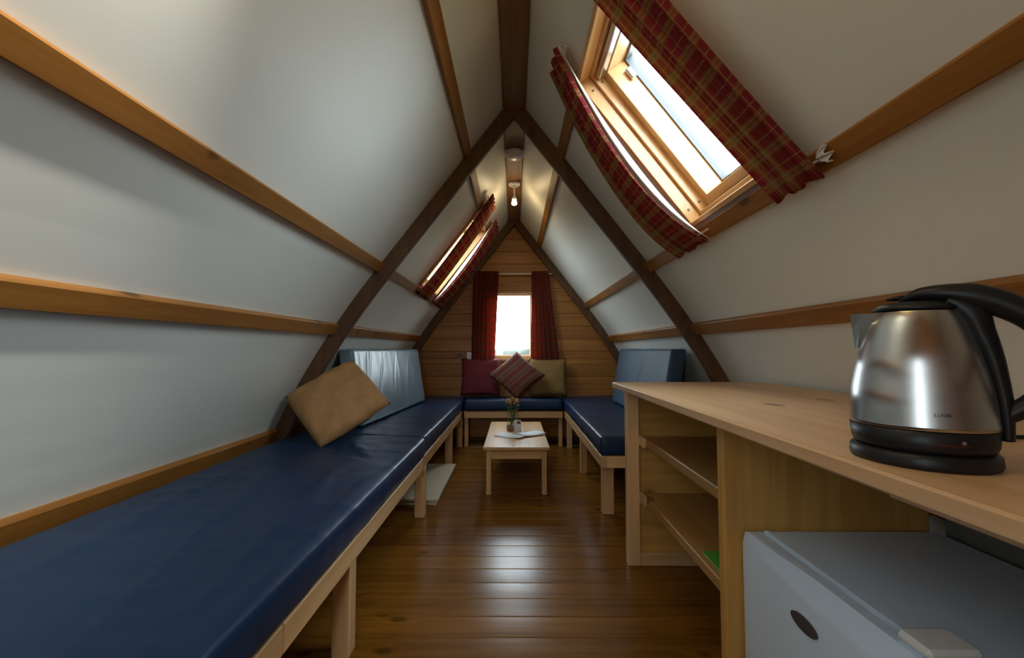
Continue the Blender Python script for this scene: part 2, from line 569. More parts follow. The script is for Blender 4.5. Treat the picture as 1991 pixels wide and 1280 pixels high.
# --- back window
w4 = obj('window_1', bmesh.new(), None, kind='structure')
def rect_frame(parent, name, x0, x1, z0, z1, t, ya, yb, mat_v='lining_Z', mat_h='lining_Y'):
    for nm, (a, b, c, d), mt in ((name, (x0, x0 + t, z0, z1), mat_v), (name, (x1 - t, x1, z0, z1), mat_v),
                                 (name, (x0 + t, x1 - t, z1 - t, z1), mat_h), (name, (x0 + t, x1 - t, z0, z0 + t), mat_h)):
        obj(nm, box(a, b, ya, yb, c, d, 0.002), mt, parent)
rect_frame(w4, 'window_frame', BW[0], BW[1], BW[2], BW[3], 0.03, Y1 - 0.005, Y1 + 0.115, 'lining_Z', 'pale_X')
rect_frame(w4, 'sash', BW[0] + 0.03, BW[1] - 0.03, BW[2] + 0.03, BW[3] - 0.03, 0.012, Y1 + 0.055, Y1 + 0.095, 'lining_Z', 'pale_X')
obj('lintel', box(BW[0] - 0.02, BW[1] + 0.02, Y1 - 0.018, Y1 - 0.0055, 1.70, 1.765, 0.003), 'wall_X', w4)
obj('sill', box(BW[0] - 0.02, BW[1] + 0.02, Y1 - 0.035, Y1 - 0.0055, BW[2] - 0.02, BW[2] + 0.005, 0.003), 'pale_X', w4)
obj('pane', box(BW[0] + 0.042, BW[1] - 0.042, Y1 + 0.073, Y1 + 0.077, BW[2] + 0.042, BW[3] - 0.042, 0), 'glass', w4)

# --- front gable window behind the camera
d1 = obj('window_4', bmesh.new(), None, kind='structure')
rect_frame(d1, 'window_frame', FD[0], FD[1], FD[2], FD[3], 0.05, Y0 - 0.11, Y0 + 0.005, 'honey_Y', 'pale_X')
rect_frame(d1, 'sash', FD[0] + 0.05, FD[1] - 0.05, FD[2] + 0.05, FD[3] - 0.05, 0.07, Y0 - 0.09, Y0 - 0.045, 'pale_Z', 'pale_X')
obj('pane', box(FD[0] + 0.12, FD[1] - 0.12, Y0 - 0.07, Y0 - 0.065, FD[2] + 0.12, FD[3] - 0.12, 0), 'glass', d1)

# --- roof windows
def skylight(idx, side, y0, y1):
    w = obj('window_%d' % idx, bmesh.new(), None, kind='structure')
    zc = (WZ0 + WZ1) / 2
    yc = (y0 + y1) / 2
    o = rp(side, zc, yc)
    t, n, yv = rt(side, zc), rn(side, zc), Vector((0, 1, 0))
    hs = (WZ1 - WZ0) / 2 * math.hypot(1, 0.77)
    hy = (y1 - y0) / 2
    def ring(name, ins, th, n0, n1, mats=('lining_Z', 'lining_Y'), bev=0.002):
        a, b = hs - ins, hy - ins
        obj(name, frame_box(o, t, yv, n, (-a, a), (b - th, b), (n0, n1), bev), mats[0], w)
        obj(name, frame_box(o, t, yv, n, (-a, a), (-b, -b + th), (n0, n1), bev), mats[0], w)
        obj(name, frame_box(o, t, yv, n, (a - th, a), (-b + th, b - th), (n0, n1), bev), mats[1], w)
        obj(name, frame_box(o, t, yv, n, (-a, -a + th), (-b + th, b - th), (n0, n1), bev), mats[1], w)
    ring('lining', 0.002, 0.020, -0.036, 0.020)
    ring('window_frame', 0.002, 0.036, -0.190, -0.0365)
    ring('sash', 0.0385, 0.0395, -0.215, -0.078)
    ring('glazing_bead', 0.0782, 0.008, -0.205, -0.165, ('seal', 'seal'), 0.001)
    a, b = hs - 0.0782, hy - 0.0782
    obj('pane', frame_box(o, t, yv, n, (-a, a), (-b, b), (-0.190, -0.186), 0), 'glass', w)
    # ventilation bar along the top and its hinge
    obj('vent_bar', frame_box(o, t, yv, n, (hs - 0.075, hs - 0.05), (-hy + 0.07, hy - 0.055), (-0.074, -0.042), 0.003), 'silver', w, label='silver bar')
    obj('hinge', frame_box(o, t, yv, n, (hs - 0.17, hs - 0.12), (hy - 0.10, hy - 0.0785), (-0.160, -0.135), 0.004), 'silver', w)
    for s in (-0.82, 0.80):
        for nn in (-0.010, -0.058):
            c = o + t * (hs * s) + yv * (hy - (0.022 if nn > -0.03 else 0.038)) + n * nn
            bm = bmesh.new()
            add_tube(bm, [c - yv * 0.0001, c - yv * 0.0035], [0.006, 0.0045], 8)
            obj('screw', bm, 'screw', w)
    # sampling portal for the daylight that enters here (gives no light itself)
    L = bpy.data.lights.new('daylight_portal', 'AREA')
    L.shape = 'RECTANGLE'
    L.size, L.size_y = 2 * hy, 2 * hs
    L.cycles.is_portal = True
    lo = bpy.data.objects.new('daylight_portal', L)
    link(lo)
    lo.matrix_world = Matrix.Translation(o - n * 0.225) @ Matrix((yv, t, n * -1)).transposed().to_4x4()
    return w
skylight(2, 1, *WIN['right'][0])
skylight(3, -1, *WIN['left'][0])
def portal(x0, x1, z0, z1, y, facing):
    L = bpy.data.lights.new('daylight_portal', 'AREA')
    L.shape = 'RECTANGLE'
    L.size, L.size_y = x1 - x0, z1 - z0
    L.cycles.is_portal = True
    lo = bpy.data.objects.new('daylight_portal', L)
    lo.location = ((x0 + x1) / 2, y, (z0 + z1) / 2)
    lo.rotation_euler = (R(-90) if facing < 0 else R(90), 0, 0)
    link(lo)
portal(*BW, Y1 + 0.13, -1)
portal(*FD, Y0 - 0.13, 1)

# --- ridge board, purlins, rafters
tag(obj('ridge_board', box(-0.065, 0.065, Y0, Y1 - 0.002, 2.482, 2.53, 0.004), 'ridge'),
    'broad pine ridge board running along the very top of the roof', 'beam')

PURL = [(2.210, 'top', 'uppermost', 0.060, 0.022), (1.530, 'upper', 'second from ridge', 0.063, 0.025),
        (1.158, 'lower', 'third from ridge', 0.070, 0.026), (0.520, 'bottom', 'lowest', 0.100, 0.028)]
RAF_Y = [(2.530, 2.590), (4.800, 4.858)]
BAYS = [(Y0, RAF_Y[0][0] - 0.001, 'in the nearer bay'), (RAF_Y[0][1] + 0.001, RAF_Y[1][0] - 0.001, 'in the far bay')]
def purlin(side, z, word, w_, th, ya, yb, bay):
    o = rp(side, z, 0)
    sd = 'left' if side < 0 else 'right'
    bm = frame_box(o, rt(side, z), (0, 1, 0), rn(side, z), (-w_ / 2, w_ / 2), (ya, yb), (-0.004 if z < 1.4 else 0.0005, th), 0.004)
    tag(obj('purlin', bm, 'honey_Y'), 'honey pine batten on %s roof slope, %s, %s' % (sd, word, bay), 'beam', 'pine battens along the roof slopes')
for side in (-1, 1):
    for z, nm, word, w_, th in PURL:
        for bi, (ya, yb, bay) in enumerate(BAYS):
            segs = [(ya, yb, bay)]
            if nm == 'top':       # the uppermost batten stops at the roof windows' linings
                wins = [w for w in WIN['left' if side < 0 else 'right'] if ya < w[0] < yb]
                if wins:
                    a, b = wins[0]
                    segs = [(ya, a - 0.02, bay + ' before window'), (b + 0.02, yb, bay + ' past window')]
            for s in segs:
                purlin(side, z, word, w_, th, *s)

def rafter(side, ya, yb, where):
    bm = bmesh.new()
    zs = [0.0 + 0.06 * k for k in range(26)] + [1.6, 2.0, 2.5, 2.75]
    d = 0.082
    c = 0.014
    prof = [(0.001, ya), (0.001, yb), (d - c, yb), (d - c * 0.3, yb - c * 0.3), (d, yb - c), (d, ya + c), (d - c * 0.3, ya + c * 0.3), (d - c, ya)]
    rings = []
    for z in zs:
        k = sk(z)
        rings.append([bm.verts.new(Vector((side * (sx(z) if z <= 2.5 else 0.065 + 0.77 * (2.5 - z)), yy, z)) + rn(side, z) * n) for n, yy in prof])
    N = len(prof)
    for A, B in zip(rings, rings[1:]):
        for k in range(N):
            bm.faces.new((A[k], A[(k + 1) % N], B[(k + 1) % N], B[k]))
    bm.faces.new(rings[0]); bm.faces.new(rings[-1])
    for co, no in (((side * 0.0006, 0, 0), (-side, 0, 0)), ((0, 0, 2.481), (0, 0, 1)), ((0, 0, 0.001), (0, 0, -1))):
        g = bm.verts[:] + bm.edges[:] + bm.faces[:]
        res = bmesh.ops.bisect_plane(bm, geom=g, plane_co=co, plane_no=no, clear_outer=True)
        es = [e for e in res['geom_cut'] if isinstance(e, bmesh.types.BMEdge)]
        if es:
            bmesh.ops.edgeloop_fill(bm, edges=es)
    tag(obj('rafter', bm, 'rafter'), 'dark stained curved rafter on the %s side of the %s arch' % ('left' if side < 0 else 'right', where), 'rafter', 'dark arch rafters')
for (ya, yb), where in zip(RAF_Y, ('nearer', 'far')):
    for side in (-1, 1):
        rafter(side, ya, yb, where)

# ------------------------------------------------------------------ soft things
def soft_box(x0, x1, y0, y1, z0, z1, r=0.02, step=0.03, wr=0.004, fn=None, seed=0.0, freq=(2.0, 7.0, 7.0)):
    """rounded box skin, displaced by long creases"""
    bm = bmesh.new()
    dims = ((x0, x1), (y0, y1), (z0, z1))
    def ticks(a, b):
        n = max(2, int(round((b - a - 2 * r) / step)))
        t = [a, a + r * 0.3, a + r] + [a + r + (b - a - 2 * r) * k / n for k in range(1, n)] + [b - r, b - r * 0.3, b]
        return t
    T = [ticks(*d) for d in dims]
    cache = {}
    def V(p):
        key = tuple(round(c, 5) for c in p)
        if key not in cache:
            q = Vector(p)
            inner = Vector([min(max(q[i], dims[i][0] + r), dims[i][1] - r) for i in range(3)])
            d = q - inner
            if d.length > 1e-7:
                # pull the corners in to a rounded edge, leaving the flats alone
                nn = d.normalized()
                m = max(abs(d.x), abs(d.y), abs(d.z))
                k = sum(1 for c in d if abs(c) > 1e-6)
                q = inner + nn * (m if k == 1 else r * (m / r))
                nrm = nn
            else:
                nrm = Vector((0, 0, 0))
            s = Vector((q.x * freq[0] + seed, q.y * freq[1] + seed, q.z * freq[2]))
            a = noise.noise(s)
            b = noise.noise(s * 2.3 + Vector((5, 1, 2)))
            ridge = (1 - abs(a) * 2.2)
            h = wr * (max(0, ridge) ** 3 * 1.2 + 0.6 * b)
            q = q + nrm * h
            if fn: q = fn(q)
            cache[key] = bm.verts.new(q)
        return cache[key]
    for ax in range(3):
        u, v = [i for i in range(3) if i != ax]
        for val in dims[ax]:
            for i in range(len(T[u]) - 1):
                for j in range(len(T[v]) - 1):
                    ps = []
                    for a, b in ((i, j), (i + 1, j), (i + 1, j + 1), (i, j + 1)):
                        p = [0, 0, 0]
                        p[ax] = val; p[u] = T[u][a]; p[v] = T[v][b]
                        ps.append(V(p))
                    if len(set(ps)) == 4:
                        try: bm.faces.new(ps)
                        except ValueError: pass
    return bm

def pillow(c, e1, e2, thick, n=18, wr=0.006, seed=0.0, pinch=0.10, tip=0.0):
    """stuffed square cushion: c centre, e1/e2 half edges"""
    bm = bmesh.new()
    uvl = bm.loops.layers.uv.new('UVMap')
    c, e1, e2 = Vector(c), Vector(e1), Vector(e2)
    nv = e1.cross(e2).normalized()
    G = {}
    for s in (1, -1):
        for i in range(n + 1):
            for j in range(n + 1):
                u, v = 2 * i / n - 1, 2 * j / n - 1
                edge = i in (0, n) or j in (0, n)
                if edge and s < 0:
                    G[s, i, j] = G[1, i, j]
                    continue
                pu = 1 - pinch * (1 - v * v) * 0.9 if True else 1
                pv = 1 - pinch * (1 - u * u) * 0.9
                q = c + e1 * u * (1 - pinch * (1 - abs(v) ** 2.0)) + e2 * v * (1 - pinch * (1 - abs(u) ** 2.0))
                h = ((1 - u * u) * (1 - v * v)) ** 0.42 * thick * 0.5
                w = noise.noise(Vector((u * 2.2 + seed, v * 2.2 - seed, s * 2.0))) + 0.5 * noise.noise(Vector((u * 5 + seed, v * 5, s)))
                q += nv * s * (h + wr * w * (1 if not edge else 0.4))
                G[s, i, j] = bm.verts.new(q)
    for s in (1, -1):
        for i in range(n):
            for j in range(n):
                f = bm.faces.new([G[s, a, b] for a, b in ((i, j), (i + 1, j), (i + 1, j + 1), (i, j + 1))])
                for lp, (a, b) in zip(f.loops, ((i, j), (i + 1, j), (i + 1, j + 1), (i, j + 1))):
                    lp[uvl].uv = (a / n, b / n)
    return bm

def curtain(tA, tB, bA, bB, folds, amp, nrm, sag=0.0, sag_dir=(0, 0, -1), cols=60, rows=26, cloth_w=0.5, seed=0.0, pinch=0.0, hem=0.0):
    bm = bmesh.new()
    uvl = bm.loops.layers.uv.new('UVMap')
    tA, tB, bA, bB = map(Vector, (tA, tB, bA, bB))
    nrm, sd = Vector(nrm), Vector(sag_dir)
    L = (tA - bA).length
    V = {}
    for j in range(rows + 1):
        v = j / rows
        for i in range(cols + 1):
            u = i / cols
            uu = u + 0.02 * math.sin(2 * PI * folds * u + 1.1 + seed) * (1 if 0 < u < 1 else 0)
            q = tA.lerp(tB, uu).lerp(bA.lerp(bB, uu), v)
            ph = 2 * PI * folds * u + seed + 0.5 * math.sin(3 * v + seed)
            a = amp * (0.75 + 0.25 * math.sin(5 * u + 2 * v + seed))
            q += nrm * (a * (0.5 + 0.5 * math.sin(ph)) + 0.25 * amp * math.sin(2.3 * ph + 1.7))
            q += sd * (sag * 4 * v * (1 - v))
            if hem and (j == 0 or j == rows):
                q += (tA - bA).normalized() * (hem * math.sin(ph * 2) * (1 if j == 0 else -1))
            V[i, j] = bm.verts.new(q)
    for j in range(rows):
        for i in range(cols):
            f = bm.faces.new((V[i, j], V[i + 1, j], V[i + 1, j + 1], V[i, j + 1]))
            for lp, (a, b) in zip(f.loops, ((i, j), (i + 1, j), (i + 1, j + 1), (i, j + 1))):
                lp[uvl].uv = (a / cols * cloth_w, b / rows * L)
    return bm

def curtain_obj(name, bm, mat, parent=None, label=None, cat=None, group=None):
    o = obj(name, bm, mat, parent, smooth=True)
    md = o.modifiers.new('thickness', 'SOLIDIFY')
    md.thickness = 0.003
    if cat: tag(o, label, cat, group)
    return o

def roof_curtain(side, ty, by, label, folds, sag, seed, mat='plaid', zt=2.315, zb=1.505, amp=0.024, n_top=0.036, n_bot=0.038, frill=False, cw=0.5, lining=False):
    a = rp(side, zt, ty[0], n_top); b = rp(side, zt, ty[1], n_top)
    c = rp(side, zb, by[0], n_bot); d = rp(side, zb, by[1], n_bot)
    t = thing('curtain', (rp(side, zb, (by[0] + by[1]) / 2, n_bot)), label, 'curtain', 'tartan curtains of the roof windows')
    curtain_obj('fabric', curtain(a, b, c, d, folds, amp, rn(side, 1.8), sag, cloth_w=cw, seed=seed, hem=0.006), mat, t)
    for z, yy, nn in ((zt - 0.03, ty, n_top), (zb + 0.03, by, n_bot)):
        bm = bmesh.new()
        add_tube(bm, [rp(side, z, yy[0] - 0.02, nn - 0.012), rp(side, z, yy[1] + 0.02, nn - 0.012)], 0.004, 8)
        obj('curtain_wire', bm, 'white_plastic', t)
    if lining:
        nn, yv = rn(side, 1.8), Vector((0, 1, 0))
        bm = bmesh.new()
        prev = None
        for q in range(25):
            v = q / 24
            w = math.sin(PI * v) ** 1.4
            p = a.lerp(c, v) - Vector((0, 0, 1)) * (sag * 4 * v * (1 - v)) - nn * 0.003 - yv * 0.004
            cur = [bm.verts.new(p - nn * (0.034 * w * k / 3) + yv * (0.020 * w * (k / 3) ** 2)) for k in range(4)]
            if prev:
                for k in range(3):
                    bm.faces.new((prev[k], prev[k + 1], cur[k + 1], cur[k]))
            prev = cur
        curtain_obj('lining', bm, 'white_cloth', t, label='white lining')
    if frill:
        o = rp(side, zb + 0.035, by[0], n_bot)
        tt, nn = rt(side, 1.7), rn(side, 1.7)
        bm = bmesh.new()
        pts = []
        K = 12
        rows = []
        for r_ in range(5):
            row = []
            for k in range(K + 1):
                ang = k / K
                q = o + tt * (0.020 * (ang - 0.5) * 2 * (0.5 + 0.16 * r_)) - Vector((0, 1, 0)) * (0.009 * r_ + 0.004 * math.sin(9 * ang + r_)) + nn * (0.012 * math.sin(13 * ang) * r_ / 4)
                row.append(bm.verts.new(q))
            rows.append(row)
        for A, B in zip(rows, rows[1:]):
            for k in range(K):
                bm.faces.new((A[k], A[k + 1], B[k + 1], B[k]))
        curtain_obj('lining_frill', bm, 'white_cloth', t)
    return t

roof_curtain(1, (1.105, 1.36), (1.07, 1.265), 'red tartan curtain on the nearer edge of the right roof window', 2.3, 0.012, 0.4, frill=True, cw=0.30, amp=0.024)
roof_curtain(1, (1.71, 1.945), (1.735, 2.075), 'sagging red tartan curtain on the far edge of the right roof window', 2.6, 0.13, 1.3, cw=0.34, amp=0.026, lining=True)
roof_curtain(-1, (3.40, 3.72), (3.47, 3.86), 'dark red tartan curtain on the nearer edge of the left roof window', 3.2, 0.02, 2.2, cw=0.40)
roof_curtain(-1, (4.07, 4.48), (4.14, 4.52), 'red tartan curtain, glowing orange, on the far edge of the left roof window', 3.0, 0.07, 3.0, cw=0.36, lining=True)

# back window curtains on a rod
rod = bmesh.new()
add_tube(rod, [(-0.50, Y1 - 0.055, 1.893), (0.45, Y1 - 0.055, 1.893)], 0.008, 10)
rt_ = thing('curtain_rod', (0, Y1 - 0.055, 1.893), 'thin white rod above the small gable window', 'curtain rod')
obj('rod', rod, 'white_plastic', rt_, smooth=True)
for x in (-0.49, 0.44):
    obj('bracket', box(x - 0.008, x + 0.008, Y1 - 0.062, Y1 - 0.001, 1.88, 1.905, 0.002), 'white_plastic', rt_)
yc = Y1 - 0.085
for lab, a, b, c, d, sd in (('dark red tartan curtain left of the gable window', -0.465, -0.178, -0.485, -0.225, 0.3),
                            ('dark red tartan curtain right of the gable window', 0.20, 0.385, 0.185, 0.505, 1.9)):
    tag(curtain_obj('curtain', curtain((a, yc, 1.917), (b, yc, 1.917), (c, yc + 0.01, 0.885), (d, yc + 0.01, 0.885), 5, 0.02, (0, 1, 0),
                    cloth_w=0.55, seed=sd, hem=0.004), 'plaid_back'), lab, 'curtain', 'tartan curtains of the gable window')

# ------------------------------------------------------------------ beds and benches
CREASES = [(-0.62, 0.55, -0.80, 2.3, 0.006, 0.014), (-0.75, 0.7, -1.05, 1.9, 0.007, 0.018), (-0.60, 1.15, -0.95, 2.45, 0.005, 0.012),
           (-0.58, 1.9, -1.0, 2.55, 0.005, 0.012), (-1.1, 0.9, -1.2, 2.2, 0.004, 0.02), (-0.575, 0.5, -0.59, 2.5, 0.006, 0.010)]
def crease_h(q):
    h = 0.0
    for x0, y0, x1, y1, a, w in CREASES:
        ax, ay = x1 - x0, y1 - y0
        L2 = ax * ax + ay * ay
        t = ((q.x - x0) * ax + (q.y - y0) * ay) / L2
        if -0.1 < t < 1.1:
            d = abs((q.x - x0) * ay - (q.y - y0) * ax) / math.sqrt(L2)
            d += 0.012 * math.sin(7 * t + x0 * 9)
            h += 1.7 * a * math.exp(-(d / w) ** 2) * max(0, math.sin(PI * min(max(t, 0), 1)))
    return h
def tilt_fn(side, edge, outer, dz, creased=False):
    def f(q):
        if creased and q.z > 0.47:
            q = q.copy(); q.z += crease_h(q)
        k = min(max((abs(q.x) - edge) / (outer - edge), 0), 1)
        if q.z > 0.42:
            q = q.copy(); q.z += dz * k * min(1, (q.z - 0.42) / 0.06)
        return q
    return f
RZ0, RZ1, MZ0, MZ1 = 0.308, 0.380, 0.388, 0.499

# left bed
lb = thing('bed_frame', (-0.9, 1.9, 0), 'long pine bed frame down the left wall under the blue mattresses', 'bed')
for (ya, yb, dx) in ((-0.40, 1.04, 0.0), (1.042, 2.60, 0.0), (2.64, 4.86, -0.006)):
    obj('rail', box(-0.578 + dx, -0.546 + dx, ya, yb, RZ0, RZ1, 0.003), 'pale_Y', lb)
for yy in (-0.3, 1.47, 2.66, 3.80, 4.56):
    obj('leg', box(-0.612, -0.552, yy, yy + 0.058, 0, RZ0 - 0.0005, 0.003), 'pale_Z', lb)
    obj('leg', box(-1.30, -1.245, yy, yy + 0.055, 0, 0.355, 0.003), 'pale_Z', lb)
obj('platform', box(-1.32, -0.585, -0.40, 4.86, 0.356, 0.379, 0.002), 'pale_Y', lb)
tag(obj('mattress', soft_box(-1.31, -0.535, -0.42, 2.612, MZ0, MZ1, 0.024, 0.02, 0.0026, tilt_fn(-1, 0.54, 1.31, 0.034, True), 1.7, (2.2, 5.5, 6)), 'vinyl', smooth=True),
    'long blue vinyl mattress on the left bed, nearest the viewer', 'mattress')
tag(obj('mattress', soft_box(-1.31, -0.545, 2.625, 4.872, MZ0, MZ1, 0.022, 0.035, 0.004, tilt_fn(-1, 0.54, 1.31, 0.02), 4.1, (2.2, 5.5, 6)), 'vinyl', smooth=True),
    'blue vinyl mattress on the left bed, beyond the joint, under the bolster', 'mattress')

# right bench
rb = thing('bench_frame', (0.9, 3.7, 0), 'pine bench frame on the right, beyond the worktop', 'bench')
obj('rail', box(0.53, 0.562, 2.64, 4.86, RZ0, RZ1, 0.003), 'pale_Y', rb)
obj('rail', box(0.5625, 1.29, 2.64, 2.672, RZ0, RZ1, 0.003), 'pale_X', rb)
for yy in (2.72, 3.60, 4.50):
    obj('leg', box(0.552, 0.624 if yy < 3 else 0.605, yy, yy + 0.055, 0, RZ0 - 0.0005 if yy > 3 else RZ0 - 0.0005, 0.003), 'pale_Z', rb)
    obj('leg', box(1.24, 1.295, yy, yy + 0.055, 0, 0.355, 0.003), 'pale_Z', rb)
obj('platform', box(0.563, 1.32, 2.6725, 4.86, 0.356, 0.379, 0.002), 'pale_Y', rb)
tag(obj('mattress', soft_box(0.525, 1.31, 2.63, 4.872, MZ0, MZ1, 0.022, 0.035, 0.004, tilt_fn(1, 0.54, 1.31, 0.02), 8.3, (2.2, 5.5, 6)), 'vinyl', smooth=True),
    'blue vinyl mattress on the right bench', 'mattress')

# back bench between them
bb = thing('bench_frame', (0, 4.7, 0), 'short pine bench frame under the gable window', 'bench')
obj('rail', box(-0.530, 0.512, 4.540, 4.570, RZ0, RZ1, 0.003), 'pale_X', bb)
obj('platform', box(-0.530, 0.512, 4.571, 4.86, 0.356, 0.379, 0.002), 'pale_X', bb)
for x in (-0.535, 0.465):
    obj('leg', box(x + 0.005, x + 0.045, 4.575, 4.62, 0, 0.355, 0.003), 'pale_Z', bb)
tag(obj('mattress', soft_box(-0.528, 0.508, 4.525, 4.872, MZ0, MZ1, 0.022, 0.03, 0.003, None, 12.0), 'vinyl', smooth=True),
    'short blue vinyl cushion on the back bench under the gable window', 'mattress')

# upright bolsters along both walls
def bolster(side, label, mat, seed):
    def f(q):
        q = q.copy()
        if abs(q.x) < 0.98:
            for y0, sl, a_, z0, z1 in ((3.12, 0.42, 0.006, 0.62, 1.03), (3.36, 0.50, 0.007, 0.58, 1.03), (3.62, 0.45, 0.004, 0.7, 1.0), (3.02, 0.30, 0.004, 0.75, 1.03)):
                d_ = q.y - (y0 + sl * (1.03 - q.z) * -side * -1)
                if z0 < q.z < z1:
                    q.x += side * a_ * math.exp(-(d_ / 0.012) ** 2) * math.sin(PI * (q.z - z0) / (z1 - z0)) ** 0.5
        q.x += side * ((q.z - 0.50) * (0.15 if side < 0 else 0.16) - (q.y - 3.3) * (0.075 if side < 0 else -0.01))
        return q
    x0, x1 = (0.955, 1.055) if side > 0 else (-1.055, -0.955)
    bm = soft_box(x0, x1, 2.82, 4.27, 0.524, 1.032, 0.016, 0.013, 0.003, f, seed, (2, 5.0, 1.6))
    tag(obj('bolster', bm, mat, smooth=True), label, 'cushion', 'back cushions')
bolster(-1, 'blue vinyl back cushion with painted sheen, upright against the left wall', 'vinyl_painted_sheen', 2.0)
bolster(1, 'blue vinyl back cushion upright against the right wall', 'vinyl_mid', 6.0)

# loose cushions
def diamond(c, right, top, thick, seed, **kw):
    a, b = Vector(right), Vector(top)
    return pillow(c, (a + b) / 2, (b - a) / 2, thick, seed=seed, **kw)
tag(obj('cushion', diamond((-1.0, 2.43, 0.742), (0.295, 0.01, -0.018), (0.01, 0.185, 0.224), 0.165, 1.0, n=28, wr=0.016, pinch=-0.02), 'tan', smooth=True),
    'large tan suede cushion on its corner against the left bolster', 'cushion', 'loose cushions')
tag(obj('cushion', pillow((-0.375, 4.745, 0.725), (0.215, 0, 0), (0, 0.05, 0.205), 0.12, seed=3.0, pinch=0.05), 'red', smooth=True),
    'dark red square cushion on the back bench', 'cushion', 'loose cushions')
tag(obj('cushion', pillow((0.375, 4.745, 0.722), (0.205, 0, 0.0), (0, 0.05, 0.203), 0.12, seed=5.0, pinch=0.05), 'tan_dull', smooth=True),
    'ochre square cushion on the right of the back bench', 'cushion', 'loose cushions')
tag(obj('cushion', diamond((0.025, 4.60, 0.755), (0.31, 0.0, 0.0), (0, 0.07, 0.255), 0.13, 7.0, pinch=0.05), 'stripe', smooth=True),
    'striped red and brown cushion standing on its corner before the gable window', 'cushion', 'loose cushions')

# ------------------------------------------------------------------ coffee table and what is on it
TZ = 0.338
ct = thing('coffee_table', (0.015, 3.65, 0), 'low pale pine coffee table in the middle of the floor', 'table')
TY0, TY1, TX0, TX1 = 3.06, 4.14, -0.222, 0.252
obj('tabletop', box(TX0, TX1, TY0, TY1, TZ - 0.022, TZ, 0.004), 'pale_Y', ct)
for x in (TX0 + 0.022, TX1 - 0.022 - 0.034):
    for yy in (TY0 + 0.02, TY1 - 0.055):
        obj('leg', box(x, x + 0.034, yy, yy + 0.034, 0, TZ - 0.0225, 0.002), 'pale_Z', ct)
for yy in (TY0 + 0.024, TY1 - 0.05):
    obj('apron', box(TX0 + 0.0565, TX1 - 0.0565, yy, yy + 0.02, TZ - 0.088, TZ - 0.0225, 0.002), 'pale_X', ct)
for x in (TX0 + 0.026, TX1 - 0.046):
    obj('apron', box(x, x + 0.02, TY0 + 0.0545, TY1 - 0.0555, TZ - 0.088, TZ - 0.0225, 0.002), 'pale_Y', ct)

# vase with dried stems
vx, vy = -0.015, 3.70
va = thing('vase', (vx, vy, TZ), 'small glass vase of green leaves and dried flowers on the coffee table', 'vase')
obj('base', lathe(vx, vy, TZ, [(0.040, 0.0005), (0.050, 0.004), (0.052, 0.035), (0.050, 0.040)], 32), 'clay', va, smooth=True)
vg = lathe(vx, vy, TZ, [(0.050, 0.0405), (0.050, 0.05), (0.049, 0.16), (0.052, 0.175), (0.049, 0.175), (0.0465, 0.16), (0.0465, 0.046)], 32, True, True)
obj('glass', vg, 'glass', va, smooth=True)
random.seed(11)
for k in range(9):
    a = k * 2.4
    top = Vector((vx + 0.042 * math.cos(a), vy + 0.042 * math.sin(a), TZ + random.uniform(0.22, 0.275)))
    bm = bmesh.new()
    b0 = Vector((vx + 0.02 * math.cos(a + 2), vy + 0.02 * math.sin(a + 2), TZ + 0.05))
    add_tube(bm, [b0, b0.lerp(top, 0.5) + Vector((0.004, 0, 0)), top], 0.003, 6)
    st = obj('stem', bm, 'leaf', va)
    bm = bmesh.new()
    bmesh.ops.create_icosphere(bm, subdivisions=2, radius=0.019, matrix=Matrix.Translation(top))
    for v in bm.verts:
        v.co += (v.co - top) * 0.5 * noise.noise(v.co * 90)
    obj('flower', bm, 'straw' if k % 3 else 'rust', st)
for k in range(14):
    a = k * 1.9
    c = Vector((vx + 0.034 * math.cos(a), vy + 0.034 * math.sin(a), TZ + random.uniform(0.165, 0.215)))
    d = Vector((math.cos(a), math.sin(a), 0.5)).normalized()
    s = d.cross(Vector((0, 0, 1))).normalized()
    bm = bmesh.new()
    L = 0.05
    n = 5
    A, B = [], []
    for q in range(n + 1):
        t = q / n
        w = 0.014 * math.sin(PI * (0.08 + 0.9 * t))
        m = c + d * (L * (t - 0.3)) + Vector((0, 0, 0.012 * math.sin(PI * t)))
        A.append(bm.verts.new(m - s * w)); B.append(bm.verts.new(m + s * w))
    for q in range(n):
        bm.faces.new((A[q], A[q + 1], B[q + 1], B[q]))
    curtain_obj('leaf', bm, 'leaf', va)
# card leaning on the vase
cd = thing('card', (0.03, 3.632, TZ), 'small upright white card with a red mark leaning on the vase', 'card')
obj('sheet', frame_box((0.028, 3.625, TZ + 0.0006), (1, 0, 0), (0, 0.16, 0.987), (0, -0.987, 0.16), (-0.030, 0.030), (0, 0.098), (0, 0.0018), 0.0003), 'paper', cd)
obj('print', frame_box((0.036, 3.625, TZ), (1, 0, 0), (0, 0.16, 0.987), (0, -0.987, 0.16), (-0.014, 0.016), (0.066, 0.088), (0.0019, 0.0023), 0), 'ink', cd)

